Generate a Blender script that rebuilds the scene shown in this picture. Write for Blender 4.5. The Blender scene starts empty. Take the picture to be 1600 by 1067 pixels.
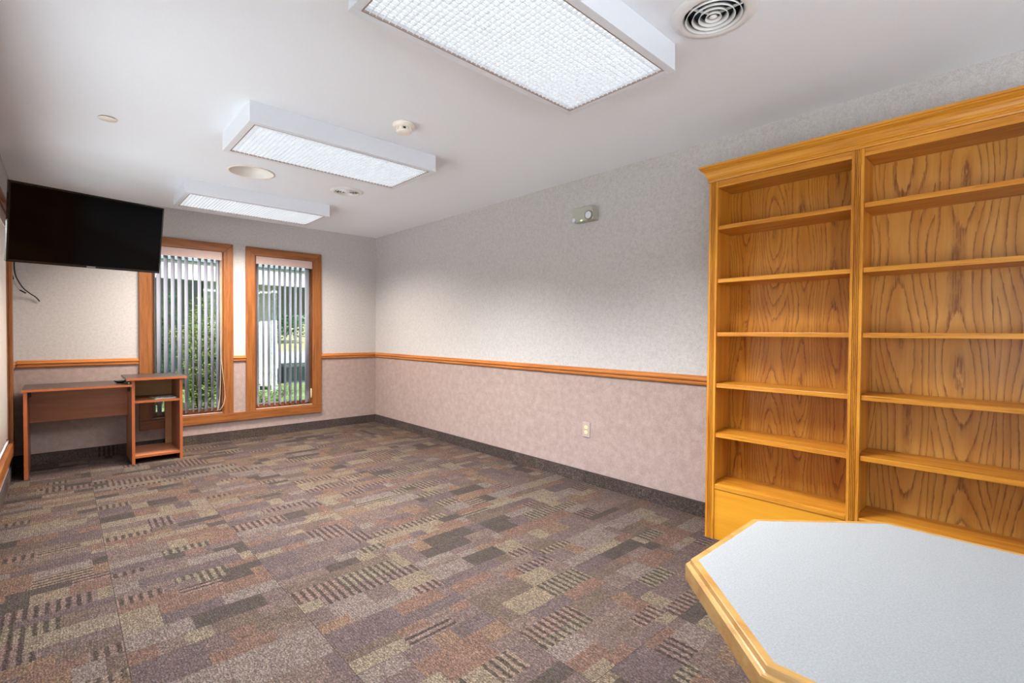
import bpy, bmesh, math, random
from mathutils import Vector, Matrix
R = math.radians
rnd = random.Random(7)
scene = bpy.context.scene
COL = scene.collection

# ------------------------------------------------------------------ helpers
def lin(c):
    out = []
    for v in c[:3]:
        v = v / 255.0
        out.append(v / 12.92 if v <= 0.04045 else ((v + 0.055) / 1.055) ** 2.4)
    return (out[0], out[1], out[2], 1.0)

class NT:
    def __init__(self, name):
        self.m = bpy.data.materials.new(name)
        self.m.use_nodes = True
        self.t = self.m.node_tree
        self.t.nodes.clear()
        self.out = self.t.nodes.new('ShaderNodeOutputMaterial')
    def n(self, typ, **kw):
        nd = self.t.nodes.new(typ)
        for k, v in kw.items():
            setattr(nd, k, v)
        return nd
    def set(self, sock, v):
        if hasattr(v, 'is_linked') or isinstance(v, bpy.types.NodeSocket):
            self.t.links.new(v, sock)
        else:
            sock.default_value = v
    def math(self, op, a, b=0.0, c=0.0, clamp=False):
        nd = self.n('ShaderNodeMath', operation=op, use_clamp=clamp)
        for i, v in enumerate((a, b, c)):
            self.set(nd.inputs[i], v)
        return nd.outputs[0]
    def mix(self, f, a, b, blend='MIX'):
        nd = self.n('ShaderNodeMix', data_type='RGBA', blend_type=blend)
        self.set(nd.inputs['Factor'], f)
        self.set(nd.inputs[6], a)
        self.set(nd.inputs[7], b)
        return nd.outputs[2]
    def ramp(self, f, stops):
        nd = self.n('ShaderNodeValToRGB')
        cr = nd.color_ramp
        while len(cr.elements) < len(stops):
            cr.elements.new(0.5)
        for e, (p, c) in zip(cr.elements, stops):
            e.position = p
            e.color = c if not isinstance(c, (int, float)) else (c, c, c, 1)
        self.set(nd.inputs[0], f)
        return nd.outputs[0]
    def noise(self, vec, scale, detail=2.0, rough=0.5, dist=0.0):
        nd = self.n('ShaderNodeTexNoise')
        self.set(nd.inputs['Vector'], vec)
        nd.inputs['Scale'].default_value = scale
        nd.inputs['Detail'].default_value = detail
        nd.inputs['Roughness'].default_value = rough
        nd.inputs['Distortion'].default_value = dist
        return nd.outputs['Fac']
    def coords(self):
        return self.n('ShaderNodeTexCoord').outputs['Object']
    def xyz(self, vec):
        s = self.n('ShaderNodeSeparateXYZ')
        self.set(s.inputs[0], vec)
        return s.outputs
    def vec(self, x, y, z):
        c = self.n('ShaderNodeCombineXYZ')
        for i, v in enumerate((x, y, z)):
            self.set(c.inputs[i], v)
        return c.outputs[0]
    def principled(self, color, rough=0.5, metal=0.0, bump=None, bstr=0.2, bdist=0.002, spec=0.5, coat=0.0, **kw):
        p = self.n('ShaderNodeBsdfPrincipled')
        self.set(p.inputs['Base Color'], color)
        self.set(p.inputs['Roughness'], rough)
        self.set(p.inputs['Metallic'], metal)
        p.inputs['Specular IOR Level'].default_value = spec
        p.inputs['Coat Weight'].default_value = coat
        p.inputs['Coat Roughness'].default_value = 0.15
        if bump is not None:
            b = self.n('ShaderNodeBump')
            b.inputs['Strength'].default_value = bstr
            b.inputs['Distance'].default_value = bdist
            self.set(b.inputs['Height'], bump)
            self.t.links.new(b.outputs[0], p.inputs['Normal'])
        for k, v in kw.items():
            self.set(p.inputs[k], v)
        self.t.links.new(p.outputs[0], self.out.inputs[0])
        return p

def plain(name, rgb, rough=0.5, metal=0.0, var=0.06, scale=30, spec=0.5, coat=0.0):
    t = NT(name)
    c = lin(rgb)
    f = t.noise(t.coords(), scale, 3)
    a = tuple(min(1, v * (1 + var)) for v in c[:3]) + (1,)
    b = tuple(v * (1 - var) for v in c[:3]) + (1,)
    t.principled(t.mix(f, a, b), rough, metal, spec=spec, coat=coat)
    return t.m

def wood(name, light, mid, dark, axis='z', band=14.0, fine=170.0, rough=0.35, streak=0.55, cath=None, coat=0.05, plane='y', spec=0.35):
    """axis: grain direction. cath=(flitch, lines, jag, plane offset) draws cathedral figure."""
    t = NT(name)
    co = t.coords()
    s = t.xyz(co)
    g = {'x': s[0], 'y': s[1], 'z': s[2]}[axis]
    o = [s[i] for i in range(3) if 'xyz'[i] != axis]
    M = t.math
    v1 = t.vec(M('MULTIPLY', o[0], band), M('MULTIPLY', o[1], band), M('MULTIPLY', g, band * 0.07))
    n1 = t.noise(v1, 1.0, 4, 0.55, 0.4)
    v2 = t.vec(M('MULTIPLY', o[0], fine), M('MULTIPLY', o[1], fine), M('MULTIPLY', g, fine * 0.035))
    n2 = t.noise(v2, 1.0, 3, 0.6)
    base = t.ramp(n1, [(0.3, lin(mid)), (0.62, lin(light))])
    if cath:
        fl, lines, jag, off = cath
        u = {'x': s[0], 'y': s[1], 'z': s[2]}[plane]
        uo = M('ADD', u, off)
        ul = M('SUBTRACT', M('PINGPONG', uo, fl), fl * 0.5)          # -fl/2 .. fl/2
        # bookmatched flitches: centre of the figure at the middle of each flitch
        q = M('MULTIPLY', M('MULTIPLY', ul, ul), 1.0 / (fl * fl * 0.25))
        q = M('POWER', q, 0.80)
        vv = t.vec(M('MULTIPLY', ul, 0.7 / fl), M('FLOOR', M('DIVIDE', uo, fl)), M('MULTIPLY', g, 1.35))
        w = t.noise(vv, 1.0, 0.5, 0.4)
        vj = t.vec(M('MULTIPLY', u, 75.0), 0.0, M('MULTIPLY', g, 16.0))
        j = t.noise(vj, 1.0, 3, 0.6)
        f = M('ADD', M('ADD', q, M('MULTIPLY', w, 3.6)), M('MULTIPLY', j, jag))
        fr = M('FRACT', M('MULTIPLY', f, lines))
        ln = t.ramp(fr, [(0.0, 1.0), (0.07, 0.9), (0.18, 0.30), (0.42, 0.0), (0.93, 0.0), (1.0, 1.0)])
        pore = t.ramp(n2, [(0.35, 0.35), (0.6, 1.0)])
        base = t.mix(M('MULTIPLY', M('MULTIPLY', ln, pore), 0.9), base, lin(dark))
    streaks = t.ramp(n2, [(0.30, 1.0), (0.5, 0.0)])
    if streak > 0:
        wide = t.ramp(n1, [(0.42, 1.0), (0.60, 0.25)])
        base = t.mix(M('MULTIPLY', M('MULTIPLY', streaks, wide), streak), base, lin(dark))
    t.principled(base, rough, bump=n2, bstr=0.08, bdist=0.0006, coat=coat, spec=spec)
    return t.m

class MB:
    """collects shapes, links them as ONE mesh object"""
    def __init__(self):
        self.bm = bmesh.new()
        self.mi = 0
    def face(self, vs, smooth=False):
        try:
            f = self.bm.faces.new(vs)
        except ValueError:
            return None
        f.material_index = self.mi
        f.smooth = smooth
        return f
    def box(self, x0, x1, y0, y1, z0, z1, mat=None):
        P = [Vector(p) for p in ((x0, y0, z0), (x1, y0, z0), (x1, y1, z0), (x0, y1, z0), (x0, y0, z1), (x1, y0, z1), (x1, y1, z1), (x0, y1, z1))]
        if mat is not None:
            P = [mat @ p for p in P]
        v = [self.bm.verts.new(p) for p in P]
        for f in ((0, 3, 2, 1), (4, 5, 6, 7), (0, 1, 5, 4), (1, 2, 6, 5), (2, 3, 7, 6), (3, 0, 4, 7)):
            self.face([v[i] for i in f])
        return self
    def quad(self, a, b, c, d, smooth=False):
        return self.face([self.bm.verts.new(p) for p in (a, b, c, d)], smooth)
    def prism(self, poly, lo, hi, axis='z'):
        """poly in the other two axes (order x,y,z), extruded"""
        def P(p, h):
            return {'z': (p[0], p[1], h), 'y': (p[0], h, p[1]), 'x': (h, p[0], p[1])}[axis]
        a = [self.bm.verts.new(P(p, lo)) for p in poly]
        b = [self.bm.verts.new(P(p, hi)) for p in poly]
        n = len(poly)
        for i in range(n):
            self.face([a[i], a[(i + 1) % n], b[(i + 1) % n], b[i]])
        self.face(a[::-1]); self.face(b)
        return self
    def lathe(self, prof, c=(0, 0, 0), n=32, mat=None, smooth=True, axis='z'):
        rings = []
        for r, z in prof:
            ring = []
            for k in range(n):
                a = 2 * math.pi * k / n
                p = Vector((r * math.cos(a), r * math.sin(a), z))
                if axis == 'x': p = Vector((p.z, p.x, p.y))
                if axis == 'y': p = Vector((p.x, p.z, p.y))
                p = p + Vector(c)
                if mat is not None: p = mat @ p
                ring.append(self.bm.verts.new(p))
            rings.append(ring)
        for i in range(len(rings) - 1):
            for k in range(n):
                self.face([rings[i][k], rings[i][(k + 1) % n], rings[i + 1][(k + 1) % n], rings[i + 1][k]], smooth)
        if prof[0][0] > 1e-6: self.face(rings[0][::-1])
        if prof[-1][0] > 1e-6: self.face(rings[-1])
        return self
    def ring(self, r0, r1, z0, z1, c, n=40):
        """flat washer with thickness"""
        prof = [(r0, z0), (r1, z0), (r1, z1), (r0, z1)]
        rings = []
        for r, z in prof:
            rings.append([self.bm.verts.new((c[0] + r * math.cos(2 * math.pi * k / n), c[1] + r * math.sin(2 * math.pi * k / n), c[2] + z)) for k in range(n)])
        for i in range(4):
            for k in range(n):
                self.face([rings[i][k], rings[i][(k + 1) % n], rings[(i + 1) % 4][(k + 1) % n], rings[(i + 1) % 4][k]], True)
        return self
    def tube(self, pts, r, n=8):
        pts = [Vector(p) for p in pts]
        rings = []
        for i, p in enumerate(pts):
            d = (pts[min(i + 1, len(pts) - 1)] - pts[max(i - 1, 0)]).normalized()
            u = d.cross(Vector((0, 0, 1)))
            if u.length < 1e-3: u = d.cross(Vector((0, 1, 0)))
            u.normalize(); w = d.cross(u)
            rr = r[i] if isinstance(r, (list, tuple)) else r
            rings.append([self.bm.verts.new(p + rr * (math.cos(2 * math.pi * k / n) * u + math.sin(2 * math.pi * k / n) * w)) for k in range(n)])
        for i in range(len(rings) - 1):
            for k in range(n):
                self.face([rings[i][k], rings[i][(k + 1) % n], rings[i + 1][(k + 1) % n], rings[i + 1][k]], True)
        self.face(rings[0][::-1]); self.face(rings[-1])
        return self
    def sweep(self, path, prof, closed=False):
        """prof: (outward offset, z); path in plan, outward = right-hand side of travel; mitred corners"""
        n = len(path); P = [Vector((p[0], p[1])) for p in path]
        rows = []
        for i in range(n):
            def nrm(a, b):
                d = (b - a).normalized(); return Vector((d.y, -d.x))
            ns = []
            if closed or i > 0: ns.append(nrm(P[i - 1], P[i]))
            if closed or i < n - 1: ns.append(nrm(P[i], P[(i + 1) % n]))
            m = ns[0] if len(ns) == 1 else (ns[0] + ns[1]) / (1 + ns[0].dot(ns[1]))
            rows.append([self.bm.verts.new((P[i].x + m.x * o, P[i].y + m.y * o, z)) for o, z in prof])
        k = len(prof)
        for i in range(n if closed else n - 1):
            a, b = rows[i], rows[(i + 1) % n]
            for j in range(k):
                self.face([a[j], b[j], b[(j + 1) % k], a[(j + 1) % k]])
        if not closed:
            self.face(rows[0]); self.face(rows[-1][::-1])
        return self
    def build(self, name, mats, parent=None, bevel=0.0, seg=2):
        me = bpy.data.meshes.new(name)
        bmesh.ops.recalc_face_normals(self.bm, faces=self.bm.faces[:])
        if parent is not None and parent.get('_w') is None:
            pass
        self.bm.to_mesh(me); self.bm.free()
        for m in (mats if isinstance(mats, (list, tuple)) else [mats]):
            me.materials.append(m)
        o = bpy.data.objects.new(name, me)
        COL.objects.link(o)
        if parent is not None:
            o.parent = parent
        if bevel:
            b = o.modifiers.new('bevel', 'BEVEL'); b.width = bevel; b.segments = seg; b.limit_method = 'ANGLE'; b.angle_limit = R(40)
        return o

def root(name, loc=(0, 0, 0), rot=(0, 0, 0)):
    o = bpy.data.objects.new(name, None)
    o.empty_display_size = 0.1
    o.location = loc; o.rotation_euler = rot
    COL.objects.link(o)
    return o
def tag(o, label, cat, group=None):
    o['label'] = label; o['category'] = cat
    if group: o['group'] = group
    return o
def struct(o, label=None, cat=None):
    o['kind'] = 'structure'
    if label: o['label'] = label
    if cat: o['category'] = cat
    return o
def dup_tree(o, parent=None):
    c = o.copy(); COL.objects.link(c)
    if parent is not None: c.parent = parent
    for ch in list(o.children): dup_tree(ch, c)
    return c

# ------------------------------------------------------------------ dimensions (metres)
XL, XR, YF, YN, H = -0.313, 3.073, 6.0, -2.6, 2.44
RAIL0, RAIL1 = 0.862, 0.925
WZ0, WZ1 = 0.30, 2.045                 # window openings
W1 = (0.648, 1.286); W2 = (1.596, 2.249); W3 = (3.60, 5.555); W4 = (2.05, 3.25); W5 = (-0.05, 2.90); W6 = (-2.30, 0.60)  # the last three are unseen openings added to let in extra daylight

# ------------------------------------------------------------------ materials
def wallpaper(name, c0, c1, c2, s1, s2):
    t = NT(name)
    co = t.coords()
    n1 = t.noise(co, s1, 3, 0.6)
    n2 = t.noise(co, s2, 2, 0.6)
    base = t.ramp(n1, [(0.32, lin(c0)), (0.5, lin(c1)), (0.68, lin(c2))])
    sp = t.ramp(n2, [(0.35, 0.88), (0.65, 1.09)])
    t.principled(t.mix(1.0, base, sp, 'MULTIPLY'), 0.75, bump=n2, bstr=0.15, bdist=0.001, spec=0.25)
    return t.m
M_up = wallpaper('upper_wallpaper', (180, 173, 169), (187, 181, 177), (193, 187, 183), 48, 210)
M_lo = wallpaper('lower_wallpaper', (154, 133, 126), (161, 140, 132), (168, 148, 139), 22, 140)

t = NT('ceiling_paint')
n = t.noise(t.coords(), 90, 4, 0.7)
t.principled(t.mix(n, lin((234, 237, 240)), lin((240, 243, 246))), 0.8, bump=n, bstr=0.10, bdist=0.003, spec=0.2)
M_ceil = t.m

def carpet(name):
    t = NT(name)
    co = t.coords()
    at = t.n('ShaderNodeAttribute', attribute_name='block')
    st = t.n('ShaderNodeAttribute', attribute_name='stripe')
    s = t.xyz(co)
    M = t.math
    vo = t.n('ShaderNodeTexVoronoi', feature='F1')
    t.set(vo.inputs['Vector'], t.vec(M('MULTIPLY', s[0], 1.25), M('MULTIPLY', s[1], 0.8), M('MULTIPLY', s[2], 1.0)))
    vo.inputs['Scale'].default_value = 185
    rv = t.xyz(vo.outputs['Color'])
    n1 = t.noise(co, 420, 2, 0.6)
    n0 = t.noise(co, 9, 3, 0.6)
    # yarn: each loop lighter or darker, some loops of another hue
    val = t.ramp(rv[0], [(0.0, 0.40), (0.35, 0.80), (0.75, 1.2), (1.0, 1.9)])
    c = t.mix(0.22, at.outputs['Color'], lin((120, 105, 94)))
    c = t.mix(1.0, c, val, 'MULTIPLY')
    hue = t.ramp(rv[1], [(0.0, lin((118, 84, 62))), (0.33, lin((118, 112, 92))), (0.66, lin((96, 84, 92))), (1.0, lin((138, 122, 106)))])
    c = t.mix(0.30, c, hue)
    c = t.mix(1.0, c, (0.43, 0.405, 0.405, 1), 'MULTIPLY')
    c = t.mix(0.6, c, t.ramp(n1, [(0.3, 0.55), (0.7, 1.4)]), 'MULTIPLY')
    c = t.mix(0.5, c, t.ramp(n0, [(0.3, 0.85), (0.7, 1.15)]), 'MULTIPLY')
    wob = M('MULTIPLY', t.noise(co, 70, 2), 0.022)
    def stripes(axis):
        w = M('SINE', M('MULTIPLY', M('ADD', s[axis], wob), 2 * math.pi / 0.034))
        return t.ramp(M('MULTIPLY_ADD', w, 0.5, 0.5), [(0.28, 0.42), (0.62, 1.10)])
    rib = t.ramp(M('MULTIPLY_ADD', M('SINE', M('MULTIPLY', M('ADD', s[0], wob), 2 * math.pi / 0.0095)), 0.5, 0.5), [(0.2, 0.80), (0.8, 1.12)])
    c = t.mix(1.0, c, rib, 'MULTIPLY')
    sx = M('COMPARE', st.outputs['Fac'], 0.5, 0.2)
    sy = M('COMPARE', st.outputs['Fac'], 1.0, 0.2)
    c = t.mix(sx, c, t.mix(1.0, c, stripes(0), 'MULTIPLY'))
    c = t.mix(sy, c, t.mix(1.0, c, stripes(1), 'MULTIPLY'))
    t.principled(c, 0.95, bump=vo.outputs['Distance'], bstr=0.5, bdist=0.004, spec=0.1)
    return t.m
M_carpet = carpet('carpet_tile')

# bookcase oak: honey varnish
BL, BM_, BD = (206, 138, 44), (178, 106, 24), (104, 50, 10)
M_oak_z = wood('honey_oak_upright', BL, BM_, BD, 'z', 30, 210, 0.33, 0.7)
M_oak_y = wood('honey_oak_lengthwise', BL, BM_, BD, 'y', 26, 190, 0.33, 0.6)
M_oak_x = wood('honey_oak_side', BL, BM_, BD, 'z', 20, 190, 0.35, 0.35)
M_oak_bl = wood('oak_veneer_fine', (196, 132, 46), (178, 108, 28), (116, 62, 16), 'z', 24, 220, 0.36, 0.35, cath=(0.163, 3.6, 0.20, 0.02))
M_oak_br = wood('oak_veneer_bold', (206, 148, 70), (192, 128, 52), (120, 66, 26), 'z', 20, 200, 0.33, 0.12, cath=(0.215, 2.8, 0.16, 0.12))
M_oak_kick = wood('oak_base_board', (214, 148, 42), (198, 126, 28), (146, 80, 16), 'y', 9, 120, 0.35, 0.25)
# window casing oak: redder
M_case_z = wood('window_oak_upright', (148, 90, 42), (122, 67, 27), (60, 32, 12), 'z', 34, 260, 0.4, 0.6)
M_case_x = wood('window_oak_level', (148, 90, 42), (122, 67, 27), (60, 32, 12), 'x', 34, 260, 0.4, 0.6)
M_case_y = wood('window_oak_level_left', (148, 90, 42), (122, 67, 27), (60, 32, 12), 'y', 34, 260, 0.4, 0.6)
M_rail_x = wood('rail_oak_far', (186, 116, 58), (164, 94, 42), (100, 52, 22), 'x', 40, 260, 0.35, 0.5)
M_rail_y = wood('rail_oak_long', (186, 116, 58), (164, 94, 42), (100, 52, 22), 'y', 40, 260, 0.35, 0.5)
# table edge oak: yellower
M_tab = wood('table_oak', (178, 138, 80), (160, 114, 56), (112, 70, 28), 'y', 30, 260, 0.28, 0.4, coat=0.4)
t = NT('table_laminate')
n = t.noise(t.coords(), 330, 3, 0.7)
t.principled(t.ramp(n, [(0.3, lin((128, 129, 129))), (0.5, lin((139, 140, 140))), (0.7, lin((149, 150, 150)))]), 0.5, bump=n, bstr=0.06, bdist=0.0006, spec=0.4)
M_lam = t.m
# desk laminate
M_desk = wood('cherry_laminate', (176, 114, 82), (158, 98, 69), (122, 72, 48), 'x', 16, 120, 0.35, 0.3)
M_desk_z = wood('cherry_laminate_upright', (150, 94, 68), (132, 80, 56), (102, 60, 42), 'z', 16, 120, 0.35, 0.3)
M_desk_top = wood('walnut_laminate_top', (70, 60, 54), (62, 52, 47), (48, 40, 36), 'x', 16, 120, 0.3, 0.3)
M_desk_edge = plain('cherry_edge_band', (166, 86, 40), 0.4, var=0.1, scale=60)
M_desk_back = wood('bare_hardboard', (186, 138, 94), (176, 126, 82), (150, 104, 66), 'x', 12, 120, 0.6, 0.15, coat=0)

M_white = plain('fixture_white_enamel', (224, 226, 230), 0.35, var=0.02)
M_offwhite = plain('ivory_plastic', (240, 230, 216), 0.45, var=0.03)
M_beige = plain('beige_plastic', (172, 170, 156), 0.5, var=0.04)
M_plate = plain('outlet_plate_plastic', (176, 154, 146), 0.4, var=0.02)
M_socket = plain('cream_socket', (238, 222, 160), 0.4, var=0.02)
M_vent = plain('vent_enamel', (230, 228, 224), 0.4, var=0.02)
M_duct = plain('galvanised_duct', (96, 112, 118), 0.3, 0.85, var=0.25, scale=14)
M_brown_gasket = plain('tan_gasket', (150, 130, 118), 0.6)
M_grey_gap = plain('grey_gap', (120, 112, 106), 0.6)
M_black = plain('black_plastic', (16, 16, 17), 0.3, var=0.1)
M_bezel = plain('black_gloss_bezel', (20, 18, 17), 0.16, var=0.1)
M_screen = plain('tv_screen_glass', (4, 4, 5), 0.10, var=0.05, spec=0.10)
M_silver = plain('silver_badge', (150, 150, 152), 0.35, 0.6)
M_steel = plain('bracket_steel', (52, 50, 50), 0.4, 0.7)
M_nickel = plain('nickel_hardware', (190, 188, 184), 0.3, 0.9)
M_cablegrey = plain('grey_cable', (150, 142, 136), 0.6)
M_cord = plain('cream_cord', (214, 196, 168), 0.7)
M_tassel = plain('cream_tassel', (232, 206, 158), 0.45)
M_valance = plain('valance_fabric', (182, 158, 150), 0.8, var=0.06, scale=200)
M_rubber = plain('dark_binding', (58, 44, 44), 0.9)
M_track = plain('aluminium_sash', (176, 180, 186), 0.4, 0.3)

def fabric(name, c0, c1):
    t = NT(name)
    n = t.noise(t.coords(), 300, 3, 0.7)
    col = t.mix(n, lin(c0), lin(c1))
    d = t.n('ShaderNodeBsdfDiffuse'); tr = t.n('ShaderNodeBsdfTranslucent'); mx = t.n('ShaderNodeMixShader')
    t.set(d.inputs[0], col); t.set(tr.inputs[0], col); mx.inputs[0].default_value = 0.62
    t.t.links.new(d.outputs[0], mx.inputs[1]); t.t.links.new(tr.outputs[0], mx.inputs[2]); t.t.links.new(mx.outputs[0], t.out.inputs[0])
    return t.m
M_slat = fabric('blind_fabric', (200, 201, 212), (218, 218, 228))
M_slat_cream = fabric('cream_blind_fabric', (238, 226, 216), (248, 240, 232))

def glass(name, c):
    t = NT(name)
    fr = t.n('ShaderNodeFresnel'); fr.inputs[0].default_value = 1.45
    tp = t.n('ShaderNodeBsdfTransparent'); tp.inputs[0].default_value = c
    gl = t.n('ShaderNodeBsdfGlossy'); gl.inputs['Roughness'].default_value = 0.02
    mx = t.n('ShaderNodeMixShader')
    geo = t.n('ShaderNodeNewGeometry')
    t.set(mx.inputs[0], t.math('MULTIPLY', fr.outputs[0], t.math('SUBTRACT', 1.0, geo.outputs['Backfacing']))); t.t.links.new(tp.outputs[0], mx.inputs[1]); t.t.links.new(gl.outputs[0], mx.inputs[2]); t.t.links.new(mx.outputs[0], t.out.inputs[0])
    return t.m
M_tint = glass('tinted_window_glass', (0.53, 0.57, 0.57, 1))
M_clear = glass('clear_window_glass', (0.94, 0.96, 0.96, 1))

def emit(name, rgb, strength):
    t = NT(name)
    e = t.n('ShaderNodeEmission'); e.inputs[0].default_value = rgb + (1,); e.inputs[1].default_value = strength
    t.t.links.new(e.outputs[0], t.out.inputs[0])
    return t.m

# ------------------------------------------------------------------ room shell
PAL = [((122, 104, 96), 10), ((112, 94, 92), 9), ((146, 132, 108), 9), ((128, 96, 80), 8), ((96, 82, 86), 7), ((138, 126, 118), 8),
       ((136, 108, 84), 6), ((50, 49, 47), 8), ((104, 88, 76), 7), ((150, 138, 116), 4)]
PALC = [c for c, w in PAL for _ in range(w)]
def block_layers(bm):
    return bm.loops.layers.float_color.new('block'), bm.loops.layers.float.new('stripe') if hasattr(bm.loops.layers, 'float') else None
def make_floor():
    mb = MB(); bm = mb.bm
    lc = bm.loops.layers.float_color.new('block'); ls = bm.faces.layers.float.new('stripe')
    T = 0.58
    def put(x0, x1, y0, y1, c, s):
        x0, x1 = max(x0, XL - 0.02), min(x1, XR + 0.02); y0, y1 = max(y0, YN - 0.02), min(y1, YF + 0.02)
        if x1 - x0 < 1e-4 or y1 - y0 < 1e-4: return
        f = mb.quad((x0, y0, 0), (x1, y0, 0), (x1, y1, 0), (x0, y1, 0))
        f[ls] = s
        for l in f.loops: l[lc] = c
    r = random.Random(21)
    for i in range(-2, 7):
        for j in range(-6, 12):
            tx, ty = 0.165 + i * T, -0.15 + j * T
            rot = r.random() < 0.05
            E_ = 0.003
            put(tx, tx + E_, ty, ty + T, lin((56, 48, 46)), 0.0); put(tx + E_, tx + T, ty, ty + E_, lin((56, 48, 46)), 0.0)
            v = E_
            while v < T - 1e-6:
                h = r.choice((0.055, 0.075, 0.075, 0.095, 0.12))
                if T - v - h < 0.04: h = T - v
                u = E_
                while u < T - 1e-6:
                    w = r.choice((0.09, 0.13, 0.17, 0.22, 0.30))
                    if T - u - w < 0.05: w = T - u
                    k = r.random()
                    c = lin(r.choice(PALC)); s = 0.0
                    if k < 0.17 and w > 0.1:
                        c = lin(r.choice(((142, 124, 106), (138, 114, 104), (136, 126, 106), (128, 108, 102)))); s = 1.0 if (rot or r.random() < 0.08) else 0.5
                    if rot: put(tx + v, tx + v + h, ty + u, ty + u + w, c, s)
                    else: put(tx + u, tx + u + w, ty + v, ty + v + h, c, s)
                    u += w
                v += h
    # sub-floor slab so that the floor has thickness
    mb.box(XL - 0.02, XR + 0.02, YN - 0.02, YF + 0.02, -0.12, -0.01)
    o = mb.build('floor', M_carpet)
    return struct(o, 'carpet tile floor in patchwork browns and greys', 'floor')
make_floor()

# ceiling with round holes for the vents and the recessed light
VENT_A, VENT_B, CAN = (1.868, 0.878), (1.865, 4.18), (1.10, 4.205)
HOLES = [(VENT_A, 0.112), (VENT_B, 0.098), (CAN, 0.150)]
def make_ceiling():
    mb = MB()
    xs = [XL - 0.12, XR + 0.12]; ys = [YN - 0.12, YF + 0.12]
    cells = []
    for (c, r) in HOLES:
        q = 0.17
        xs += [c[0] - q, c[0] + q]; ys += [c[1] - q, c[1] + q]
        cells.append((c[0] - q, c[0] + q, c[1] - q, c[1] + q, c, r))
    xs = sorted(set(xs)); ys = sorted(set(ys))
    for a in range(len(xs) - 1):
        for b in range(len(ys) - 1):
            x0, x1, y0, y1 = xs[a], xs[a + 1], ys[b], ys[b + 1]
            cx, cy = (x0 + x1) / 2, (y0 + y1) / 2
            if any(q0 < cx < q1 and q2 < cy < q3 for q0, q1, q2, q3, _, _ in cells): continue
            mb.quad((x0, y0, H), (x0, y1, H), (x1, y1, H), (x1, y0, H))
    N = 48
    for x0, x1, y0, y1, c, r in cells:
        out = []
        for k in range(N):
            a = 2 * math.pi * k / N + math.pi / 4
            dx, dy = math.cos(a), math.sin(a)
            m = 0.17 / max(abs(dx), abs(dy))
            out.append((mb.bm.verts.new((c[0] + dx * m, c[1] + dy * m, H)), mb.bm.verts.new((c[0] + dx * r, c[1] + dy * r, H)), mb.bm.verts.new((c[0] + dx * r, c[1] + dy * r, H + 0.16))))
        for k in range(N):
            p, q = out[k], out[(k + 1) % N]
            mb.face([p[0], q[0], q[1], p[1]])
            mb.face([p[1], q[1], q[2], p[2]], True)
    mb.box(XL - 0.2, XR + 0.5, YN - 0.7, YF + 0.75, H + 0.17, H + 0.30)  # unseen roof slab, added to block the sky; its eaves shade the sun
    return struct(mb.build('ceiling', M_ceil), 'white painted ceiling', 'ceiling')
make_ceiling()

def wall_boxes(mb, f, u0, u1, holes):
    """f(ua,ub,za,zb) adds a box; holes: (ua,ub,za,zb); split at the chair rail"""
    cuts = sorted({u0, u1} | {h[0] for h in holes} | {h[1] for h in holes})
    for a, b in zip(cuts[:-1], cuts[1:]):
        m = (a + b) / 2
        zs = [(0.0, H)]
        for h in holes:
            if h[0] < m < h[1]: zs = [(0.0, h[2]), (h[3], H)]
        for z0, z1 in zs:
            for c0, c1, mi in ((0.0, 0.893, 1), (0.893, H, 0)):
                p, q = max(z0, c0), min(z1, c1)
                if q - p > 1e-4:
                    mb.mi = mi; f(a, b, p, q)
mb = MB(); wall_boxes(mb, lambda a, b, p, q: mb.box(a, b, YF, YF + 0.12, p, q), XL, XR, [(W1[0], W1[1], WZ0, WZ1), (W2[0], W2[1], WZ0, WZ1)])
struct(mb.build('wall_far', [M_up, M_lo]), 'papered end wall with two windows', 'wall')
mb = MB(); wall_boxes(mb, lambda a, b, p, q: mb.box(XR, XR + 0.12, a, b, p, q), YN - 0.12, YF + 0.12, [])
struct(mb.build('wall_right', [M_up, M_lo]), 'long papered wall behind the bookcase', 'wall')
mb = MB(); wall_boxes(mb, lambda a, b, p, q: mb.box(XL - 0.12, XL, a, b, p, q), YN - 0.12, YF + 0.12, [(a, b, WZ0, WZ1) for a, b in (W3, W4, W6)])
struct(mb.build('wall_left', [M_up, M_lo]), 'papered wall beside the television', 'wall')
mb = MB(); wall_boxes(mb, lambda a, b, p, q: mb.box(a, b, YN - 0.12, YN, p, q), XL, XR, [(W5[0], W5[1], WZ0, WZ1)])
struct(mb.build('wall_near', [M_up, M_lo]), 'papered wall opposite the windows', 'wall')

# chair rail: moulded strip with two grooves
RP = [(0, RAIL0), (0.010, RAIL0), (0.016, RAIL0 + .006), (0.018, RAIL0 + .016), (0.013, RAIL0 + .022), (0.013, RAIL0 + .027), (0.022, RAIL0 + .031), (0.024, RAIL0 + .040),
      (0.018, RAIL0 + .046), (0.014, RAIL0 + .049), (0.014, RAIL0 + .056), (0.008, RAIL1), (0, RAIL1)]
BK_Y1 = 1.322            # far end of the bookcase
mb = MB()
for a, b in ((XL + .026, W1[0] - .0935), (W1[1] + .0925, W2[0] - .0895), (W2[1] + .0925, XR - .024)):
    mb.sweep([(a, YF - .0005), (b, YF - .0005)], RP)
struct(mb.build('trim_1', M_rail_x), 'oak chair rail on the window wall', 'trim')
mb = MB().sweep([(XR - .0005, YF - .0005), (XR - .0005, BK_Y1 + .003)], RP)
struct(mb.build('trim_2', M_rail_y), 'oak chair rail on the long wall', 'trim')
mb = MB()
for a, b in ((YN + .001, W6[0] - .0935), (W6[1] + .0935, W4[0] - .0935), (W4[1] + .0935, W3[0] - .0935), (W3[1] + .0935, YF - .0005)):
    mb.sweep([(XL + .0005, a), (XL + .0005, b)], RP)
struct(mb.build('trim_3', M_rail_y), 'oak chair rail on the television side wall', 'trim')

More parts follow.
